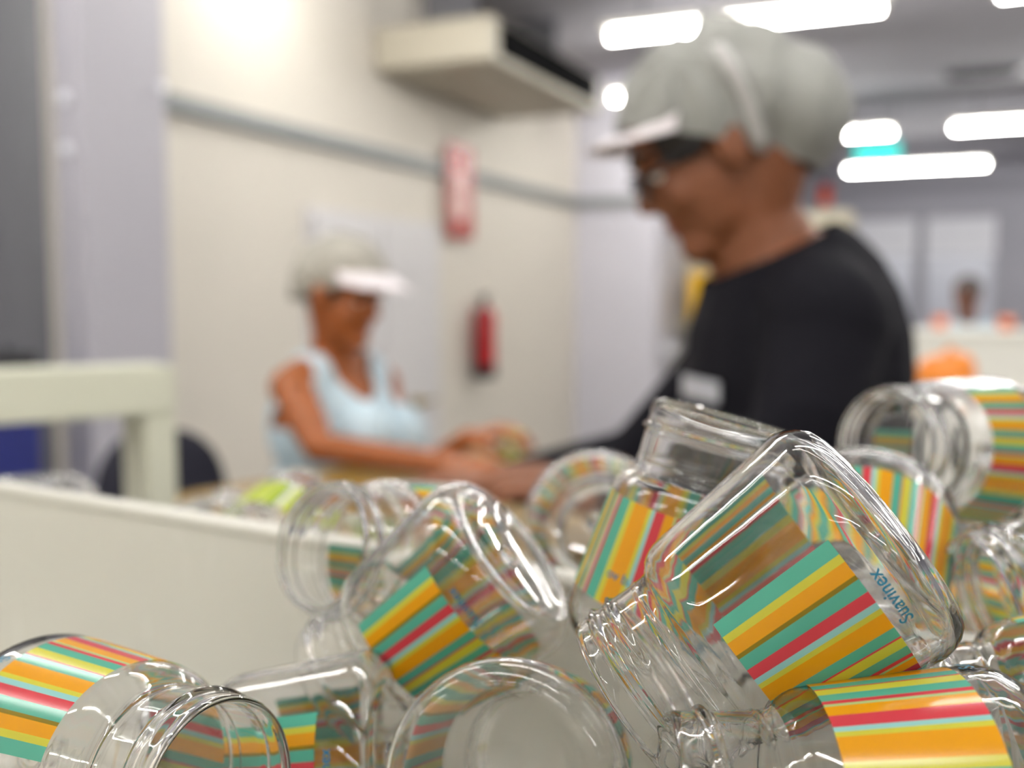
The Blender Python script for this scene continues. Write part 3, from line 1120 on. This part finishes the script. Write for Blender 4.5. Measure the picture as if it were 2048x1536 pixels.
# ---- distant person behind the counter ----------------------------------------
p3 = thing('person', 'distant dark-haired person in pale blue top behind the white counter', 'person', P(1940, 640, 6.9))
p3.location.z = 0
hc3 = P(1935, 592, 6.9)
bm = bmesh.new()
L3h, m3 = head_parts(bm, hc3, V((-0.8, -0.5, -0.3)), V((-0.2, -0.1, 1)), 1.0)
sh3 = hc3 - UZ * 0.195
add_limb(bm, [hc3 - UZ * 0.06, sh3], [0.055, 0.06])
add_limb(bm, [sh3 + V((-0.16, 0, -0.03)), sh3 + V((0.16, 0, -0.03))], [0.055, 0.055])
add_ball(bm, sh3 - UZ * 0.2, 0.16, 0.11, 0.22)
add_ball(bm, V((sh3.x, sh3.y, sh3.z - 0.5)), 0.16, 0.12, 0.16)
for k in (-1, 1):
    add_limb(bm, [sh3 + V((0.17 * k, 0, -0.03)), sh3 + V((0.2 * k, -0.04, -0.3)), sh3 + V((0.12 * k, -0.2, -0.26))], [0.045, 0.036, 0.025])
    add_hand(bm, sh3 + V((0.12 * k, -0.2, -0.26)), V((-0.2 * k, -0.9, 0.1)), V((0, 0.2, -1)), k, 0.3)
    add_limb(bm, [V((sh3.x + 0.08 * k, sh3.y, sh3.z - 0.55)), V((sh3.x + 0.08 * k, sh3.y, 0.3)), V((sh3.x + 0.08 * k, sh3.y, 0.04))], [0.08, 0.05, 0.035])
obj('body', fuse(bm, 0.007, 2), M_skin3, p3, True)
face_extras(L3h, m3, 1.0, p3, M_skin3)
bm = bmesh.new()
add_ball(bm, L3h(-0.02, 0, 0.045), 0.1, 0.088, 0.09, m3)
obj('hair', slice_plane(fuse(bm, 0.006, 2), L3h(0.08, 0, 0.03), -(u1 * 0.5 + UZ + V((0.4, 0.2, 0))).normalized()), mat('grey_brown_hair', srgb(88, 80, 78), 0.7), p3, True)
bm = bmesh.new()
add_limb(bm, [sh3 + V((-0.17, 0, -0.04)), sh3 + V((0.17, 0, -0.04))], [0.068, 0.068])
add_ball(bm, sh3 - UZ * 0.2, 0.175, 0.125, 0.235)
add_ball(bm, V((sh3.x, sh3.y, sh3.z - 0.42)), 0.17, 0.13, 0.14)
for k in (-1, 1):
    add_limb(bm, [sh3 + V((0.17 * k, 0, -0.04)), sh3 + V((0.2 * k, -0.03, -0.22))], [0.06, 0.052])
obj('shirt', fuse(bm, 0.008, 3), M_tank, p3, True)
bm = bmesh.new()
for k in (-1, 1):
    add_limb(bm, [V((sh3.x + 0.08 * k, sh3.y, sh3.z - 0.55)), V((sh3.x + 0.08 * k, sh3.y, 0.3)), V((sh3.x + 0.08 * k, sh3.y, 0.05))], [0.095, 0.07, 0.05])
add_ball(bm, V((sh3.x, sh3.y, sh3.z - 0.52)), 0.165, 0.125, 0.12)
obj('trousers', fuse(bm, 0.01, 2), M_trouser, p3, True)

# ------------------------------------------------------------------ packing bench and bins
BZ = CAMZ - 0.245
WD = V((-0.85, 0.527, 0)).normalized()      # along the bin wall, to the left and away
WN = V((0.527, 0.85, 0)).normalized()       # across, away from the camera
bench = thing('packing_bench', 'white packing bench under the bins of jars', 'bench', V((0.05, 0.4, 0)))
bm = bmesh.new()
add_box(bm, WD * -0.62 + WN * 0.06 + UZ * (BZ - 0.03), WD * 1.5, WN * 0.66, UZ * 0.03)
obj('worktop', bm, M_white, bench)
for a in (-0.58, 0.8):
    for bb in (0.1, 0.66):
        bm = bmesh.new()
        add_box(bm, WD * a + WN * bb, WD * 0.04, WN * 0.04, UZ * (BZ - 0.03))
        obj('leg', bm, M_steel, bench)

RIM = CAMZ - 0.1014
N0, N1 = 0.075, 0.322       # near and far wall of the front bin
A0, A1 = -0.34, 0.80


def bin_box(name, label, a0, a1, n0, n1, z0, z1, lip, th=0.003, chute=0.0):
    root = thing(name, label, 'bin', WD * ((a0 + a1) / 2) + WN * ((n0 + n1) / 2) + UZ * z0)
    bm = bmesh.new()
    add_box(bm, WD * a0 + WN * n0 + UZ * z0, WD * (a1 - a0), WN * (n1 - n0), UZ * th)
    obj('bottom', bm, M_bin, root)
    walls = ((a0, n1, WD * (a1 - a0), WN * th), (a0, n0 - th, WD * (a1 - a0), WN * th),
             (a0 - th, n0 - th, WD * th, WN * (n1 - n0 + 2 * th)), (a1, n0 - th, WD * th, WN * (n1 - n0 + 2 * th)))
    for a, n, va, vn in walls:
        bm = bmesh.new()
        add_box(bm, WD * a + WN * n + UZ * z0, va, vn, UZ * (z1 - z0))
        obj('side_wall', bm, M_bin, root)
    # rolled rim
    r = lip
    cs = [WD * (a0 - th) + WN * (n0 - th), WD * (a1 + th) + WN * (n0 - th), WD * (a1 + th) + WN * (n1 + th), WD * (a0 - th) + WN * (n1 + th)]
    for i in range(4):
        bm = bmesh.new()
        add_limb(bm, [cs[i] + UZ * (z1 - r * 0.4), cs[(i + 1) % 4] + UZ * (z1 - r * 0.4)], [r, r], 14)
        obj('rim', bm, M_bin, root, True)
    return root


bin_box('front_bin', 'white plastic bin full of clear striped jars', A0, A1, N0, N1, BZ, RIM, 0.0042)
bin_box('rear_bin', 'low white bin of jars behind the front bin wall', -0.36, 0.72, 0.338, 0.60, BZ, CAMZ - 0.185, 0.003)

# ------------------------------------------------------------------ the jars


def body_r(z):
    if z < 0.008:
        return 0.0285
    if z <= 0.043:
        return 0.030 + (0.0262 - 0.030) * (z - 0.008) / 0.035
    return 0.026


JL = 0.071           # height of a jar


def jar_mesh(seg=96):
    prof = [(0.0006, 0.0030, 0), (0.006, 0.0030, 0), (0.014, 0.0025, 0), (0.0195, 0.0015, 0), (0.0218, 0.0005, 0), (0.0236, 0.0, 0), (0.0254, 0.0003, 0),
            (0.0272, 0.0014, 0), (0.0286, 0.0032, 0), (0.0296, 0.0056, 0), (0.0300, 0.0082, 0)]
    for k in range(1, 17):
        z = 0.0082 + (0.043 - 0.0082) * k / 16
        prof.append((body_r(z), z, 0))
    prof += [(0.0260, 0.0446, 0), (0.0255, 0.0462, 0), (0.0247, 0.0477, 0), (0.0237, 0.0489, 0), (0.0226, 0.0497, 0), (0.0218, 0.0505, 0), (0.0215, 0.0518, 0)]
    z = 0.0530
    while z < 0.0692:
        prof.append((0.0214, z, 1))
        z += 0.00045
    prof += [(0.02135, 0.0698, 0), (0.0210, 0.0706, 0), (0.0204, 0.0710, 0), (0.0199, 0.0707, 0), (0.0197, 0.0698, 0)]
    for k in range(1, 8):
        prof.append((0.0197 + 0.0005 * k / 7, 0.0698 - (0.0698 - 0.0520) * k / 7, 0))
    prof += [(0.0206, 0.0508, 0), (0.0213, 0.0495, 0), (0.0226, 0.0484, 0), (0.0237, 0.0472, 0), (0.0246, 0.0456, 0), (0.0251, 0.043, 0)]
    for k in range(1, 13):
        z = 0.043 - (0.043 - 0.0088) * k / 12
        prof.append((body_r(z) - 0.0011, z, 0))
    prof += [(0.0285, 0.0062, 0), (0.0276, 0.0042, 0), (0.0261, 0.0026, 0), (0.0240, 0.0015, 0), (0.0220, 0.0018, 0), (0.0195, 0.0028, 0),
             (0.014, 0.0038, 0), (0.006, 0.0043, 0), (0.0006, 0.0043, 0)]
    bm = bmesh.new()
    rings = []
    pitch, z0, turns = 0.0046, 0.0600, 1.65
    for r, z, th in prof:
        ring = []
        for j in range(seg):
            a = j / seg * 2 * PI
            rr = r
            if th:
                for k in range(3):
                    tt = a / (2 * PI) + k
                    if 0 <= tt <= turns:
                        fade = min(1, tt / 0.12, (turns - tt) / 0.12)
                        rr += 0.00125 * fade * math.exp(-((z - z0 - pitch * tt) / 0.0009) ** 2)
                rr += 0.0003 * math.exp(-((z - 0.0535) / 0.0005) ** 2)
            if j in (20, 68) and 0.003 < z < 0.070 and r > 0.0208:
                rr += 0.00012
            ring.append(bm.verts.new((rr * math.cos(a), rr * math.sin(a), z)))
        rings.append(ring)
    for a, b_ in zip(rings, rings[1:]):
        for j in range(seg):
            bm.faces.new((a[j], a[(j + 1) % seg], b_[(j + 1) % seg], b_[j]))
    bm.faces.new(list(reversed(rings[0])))
    bm.faces.new(rings[-1])
    # moulding nub under the base
    me = bpy.data.meshes.new('jar_body')
    bmesh.ops.recalc_face_normals(bm, faces=bm.faces)
    bm.to_mesh(me)
    bm.free()
    me.materials.append(M_clear)
    me.polygons.foreach_set('use_smooth', [True] * len(me.polygons))
    return me


def nub_mesh():
    bm = bmesh.new()
    pr = [(0.0042, 0.00295), (0.0042, 0.0020), (0.0037, 0.0016), (0.0031, 0.0020), (0.0028, 0.0026), (0.0018, 0.0022), (0.0004, 0.0018)]
    rings = [[bm.verts.new((r * math.cos(j * PI / 16), r * math.sin(j * PI / 16), z)) for j in range(32)] for r, z in pr]
    for a, b_ in zip(rings, rings[1:]):
        for j in range(32):
            bm.faces.new((a[j], b_[j], b_[(j + 1) % 32], a[(j + 1) % 32]))
    bm.faces.new(rings[-1])
    bm.faces.new(list(reversed(rings[0])))
    me = bpy.data.meshes.new('gate_mark')
    bmesh.ops.recalc_face_normals(bm, faces=bm.faces)
    bm.to_mesh(me)
    bm.free()
    me.materials.append(M_clear)
    me.polygons.foreach_set('use_smooth', [True] * len(me.polygons))
    return me


LZ0, LZ1, LSPAN = 0.0141, 0.0428, 253.0


def label_mesh(m, name='label'):
    bm = bmesh.new()
    uvl = bm.loops.layers.uv.new('UVMap')
    n, kk = 150, 8
    rows = []
    for i in range(n + 1):
        a = -R(LSPAN) * i / n
        row = []
        for k in range(kk + 1):
            z = LZ0 + (LZ1 - LZ0) * k / kk
            r = body_r(z) + 0.00018
            row.append(bm.verts.new((r * math.cos(a), r * math.sin(a), z)))
        rows.append(row)
    for i in range(n):
        for k in range(kk):
            f = bm.faces.new((rows[i][k], rows[i][k + 1], rows[i + 1][k + 1], rows[i + 1][k]))
            for lp, (ii, k2) in zip(f.loops, ((i, k), (i, k + 1), (i + 1, k + 1), (i + 1, k))):
                lp[uvl].uv = (min(ii / n, 0.99999), k2 / kk)
    me = bpy.data.meshes.new(name)
    bmesh.ops.recalc_face_normals(bm, faces=bm.faces)
    bm.to_mesh(me)
    bm.free()
    me.materials.append(m)
    me.polygons.foreach_set('use_smooth', [True] * len(me.polygons))
    return me


def wrap_text(txt, size, z, ang_mid, width, off=0.0003):
    """flat letters bent round the jar body"""
    cu = bpy.data.curves.new('t', 'FONT')
    cu.body = txt
    cu.size = size
    cu.align_x = 'CENTER'
    cu.offset = size * 0.012
    o = bpy.data.objects.new('t', cu)
    C.objects.link(o)
    dg = bpy.context.evaluated_depsgraph_get()
    me = bpy.data.meshes.new_from_object(o.evaluated_get(dg))
    bpy.data.objects.remove(o)
    bm = bmesh.new()
    bm.from_mesh(me)
    bpy.data.meshes.remove(me)
    bmesh.ops.subdivide_edges(bm, edges=[e for e in bm.edges if e.calc_length() > size * 0.2], cuts=1)
    xs = [v.co.x for v in bm.verts]
    k = width / (max(xs) - min(xs))
    for v in bm.verts:
        zz = z + v.co.y
        r = body_r(zz) + off
        a = R(ang_mid) + v.co.x * k / r
        v.co = V((r * math.cos(a), r * math.sin(a), zz))
    me = bpy.data.meshes.new('printed_text')
    bm.to_mesh(me)
    bm.free()
    me.materials.append(M_text)
    return me


JM, NM, LM, GM = jar_mesh(), nub_mesh(), label_mesh(M_label), label_mesh(M_glabel, 'lime_label')
TM = wrap_text('Suavinex', 0.0042, 0.0098, -31, 0.0128)
TM2 = wrap_text('ov b.', 0.0036, 0.0215, -84, 0.0085, 0.00035)
PLACED = []
SPH = [(0.013, 0.0265), (0.031, 0.0262), (0.043, 0.024), (0.061, 0.0205)]


def spheres(pos, ax):
    return [(pos + ax * z, r) for z, r in SPH]


def put_jar(label, pos, ax, x, name='clear_jar', group='clear jars with striped labels', lime=False, full=True, label_on=True, note=False):
    ax = ax.normalized()
    x = (x - ax * x.dot(ax)).normalized()
    y = ax.cross(x)
    mtx = Matrix((x, y, ax)).transposed().to_4x4()
    mtx.translation = pos
    root = bpy.data.objects.new(name, JM)
    C.objects.link(root)
    root.matrix_world = mtx
    tag(root, label, 'jar', group)
    root['parts_note'] = 0
    del root['parts_note']
    for nm, me in ((('label', GM if lime else LM),) if label_on else ()) + ((('printed_text', TM), ('gate_mark', NM)) if full else ()) + ((('printed_text', TM2),) if note else ()):
        o = bpy.data.objects.new(nm, me)
        C.objects.link(o)
        o.parent = root
    PLACED.append((label, spheres(pos, ax)))
    return root


def jar(label, base, mouth, phi, anchor='base', **kw):
    """base / mouth: (u, v, depth) of the middle of the base and of the mouth; phi: where the label starts,
    degrees round the axis from the side that faces the camera"""
    pb, pm = P(*base), P(*mouth)
    ax = (pm - pb).normalized()
    ln = (pm - pb).length
    if anchor == 'mid':
        pb = (pb + pm) / 2 - ax * JL / 2
    elif anchor == 'mouth':
        pb = pm - ax * JL
    front = cam.location - (pb + ax * 0.03)
    front = (front - ax * front.dot(ax)).normalized()
    x = Matrix.Rotation(R(phi), 3, ax) @ front
    if abs(ln - JL) > 0.004:
        print('JAR LENGTH', label[:40], round(ln, 4))
    return put_jar(label, pb, ax, x, **kw)


jar('sharpest clear jar, tilted, whole striped label facing out, right of centre', (1768, 1046, 0.230), (1250, 1416, 0.236), 7)
jar('clear jar standing mouth up behind the sharpest jar, threads on top', (1322, 1300, 0.297), (1456, 834, 0.292), 50, 'mouth', note=True)
jar('clear jar lying at the lower right corner, neck to the left, stripes across', (2065, 1642, 0.203), (1335, 1647, 0.203), 113, 'mid')
jar('clear jar lying at the lower left corner, open mouth toward the right', (40, 1500, 0.262), (470, 1600, 0.220), 3, 'mid', note=True)
jar('clear jar left of centre with its round base up and to the right', (1030, 1106, 0.306), (680, 1372, 0.322), 24)
jar('clear jar bottom centre with its round base toward the viewer', (995, 1584, 0.237), (1112, 1500, 0.308), 30)
jar('clear jar lying between the lower left jar and the base-on jar', (798, 1514, 0.284), (255, 1555, 0.294), 25)
jar('clear jar with open mouth facing left in front of the bin rim', (945, 1132, 0.398), (637, 1092, 0.336), 70, 'mouth')
jar('blurred clear jar base-on behind, with radiating stripes, left of the upright jar', (1190, 1042, 0.412), (1215, 1070, 0.488), 290)
jar('clear jar with striped back visible behind the upper right edge of the sharpest jar', (1728, 1008, 0.352), (1700, 1340, 0.300), 150)
jar('clear jar on top at upper right with open mouth facing left', (2010, 905, 0.425), (1766, 888, 0.382), 60, 'mouth')
jar('clear jar at the right edge with ribbed neck pointing left', (2465, 1085, 0.305), (1962, 1212, 0.300), 40, 'mouth')
jar('clear jar wedged at the right edge under the topmost jar', (2065, 1000, 0.470), (1985, 1190, 0.53), 10)
jar('clear jar seen low between the sharpest jar and the right edge jar', (2130, 1300, 0.375), (1800, 1190, 0.400), 60, 'base')
jar('clear jar wedged between the lower right jar and the ribbed neck at the right edge', (2330, 1440, 0.247), (1910, 1466, 0.253), -40, 'mid')

for i, (u, v, d, a, tl) in enumerate(((556, 1062, 0.56, 1.35, 0.3), (672, 1110, 0.62, 2.6, 0.0), (405, 1088, 0.60, 1.2, 0.2), (70, 1030, 0.68, 2.6, 0.0))):
    lb = ('lime-striped clear jar standing out above the bin rim left of the open-mouthed jar',
          'lime-striped clear jar seen through the open-mouthed jar',
          'clear jar just above the bin rim beside the cream leg',
          'clear jar peeking over the bin rim at the left edge')[i]
    p = P(u, v, d)
    ax = V((math.cos(a), math.sin(a), tl)).normalized()
    put_jar(lb, p - ax * 0.035, ax, V((0.3, -1, 0.2)), group='lime jars behind the bin wall', lime=i < 2, full=False, label_on=i < 2)


def clash(sp, tol):
    for _, q in PLACED:
        for c1, r1 in sp:
            for c2, r2 in q:
                if (c1 - c2).length < r1 + r2 - tol:
                    return True
    return False


for i in range(len(PLACED)):
    for j in range(i):
        m = min((c1 - c2).length - r1 - r2 for c1, r1 in PLACED[i][1] for c2, r2 in PLACED[j][1])
        if m < -0.002:
            print('CLASH %.4f | %s | %s' % (m, PLACED[i][0][:38], PLACED[j][0][:38]))


def fill(count, a0, a1, n0, n1, zlo, zhi, ok, label, group, tries, lime=None):
    got = 0
    for _ in range(tries):
        a, n = random.uniform(a0 + 0.03, a1 - 0.03), random.uniform(n0 + 0.03, n1 - 0.03)
        z = zlo + 0.0305 + (zhi - zlo) * random.random() ** 2
        th = random.uniform(0, 2 * PI)
        ax = V((math.cos(th), math.sin(th), random.uniform(-0.12, 0.12))).normalized()
        c = WD * a + WN * n + UZ * z
        pos = c - ax * JL / 2
        sp = spheres(pos, ax)
        if any(not (a0 + r < q.dot(WD) < a1 - r and n0 + r < q.dot(WN) < n1 - r and q.z > zlo + r) for q, r in sp):
            continue
        if not all(ok(*proj(q), r) for q, r in sp) or clash(sp, 0.001):
            continue
        put_jar(label, pos, ax, V((random.uniform(-1, 1), random.uniform(-1, 1), random.uniform(-1, 1))), group=group, full=False)
        got += 1
        if got >= count:
            break
    print('filled', label[:30], got)


def ok_front(u, v, d, r):
    top = v - r / d * F
    if u < 700 and top < 1420:
        return False
    if d < 0.27 and top < 1560:
        return False
    return top > 1300


def ok_rear(u, v, d, r):
    top = v - r / d * F
    if u < 1080:
        return top > 985 + 0.167 * u
    return top > 1040


fill(16, A0, A1, N0, N1, BZ + 0.003, RIM - 0.05, ok_front, 'clear striped jar buried low in the front bin', 'jars buried in the front bin', 6000)
fill(18, -0.34, 0.4, 0.338, 0.60, BZ + 0.003, RIM - 0.04, ok_rear, 'clear striped jar buried low in the rear bin', 'jars buried in the rear bin', 6000)

# small lime-capped jar held by the second worker
jp = wl + V((0.085, -0.03, 0.0))
sj = put_jar('small jar with lime lid held in the raised hand of the second worker', jp - UZ * 0.05, V((0.2, -0.1, 1)), V((1, 0, 0)),
             group='held jars', lime=True, full=False)
bm = bmesh.new()
add_cyl(bm, V((0, 0, 0.057)), V((0, 0, 0.074)), 0.0245, 0.0245, 28)
o = link('lid', bpy.data.meshes.new('lid'), M_lime, None)
bm.to_mesh(o.data)
bm.free()
o.parent = sj
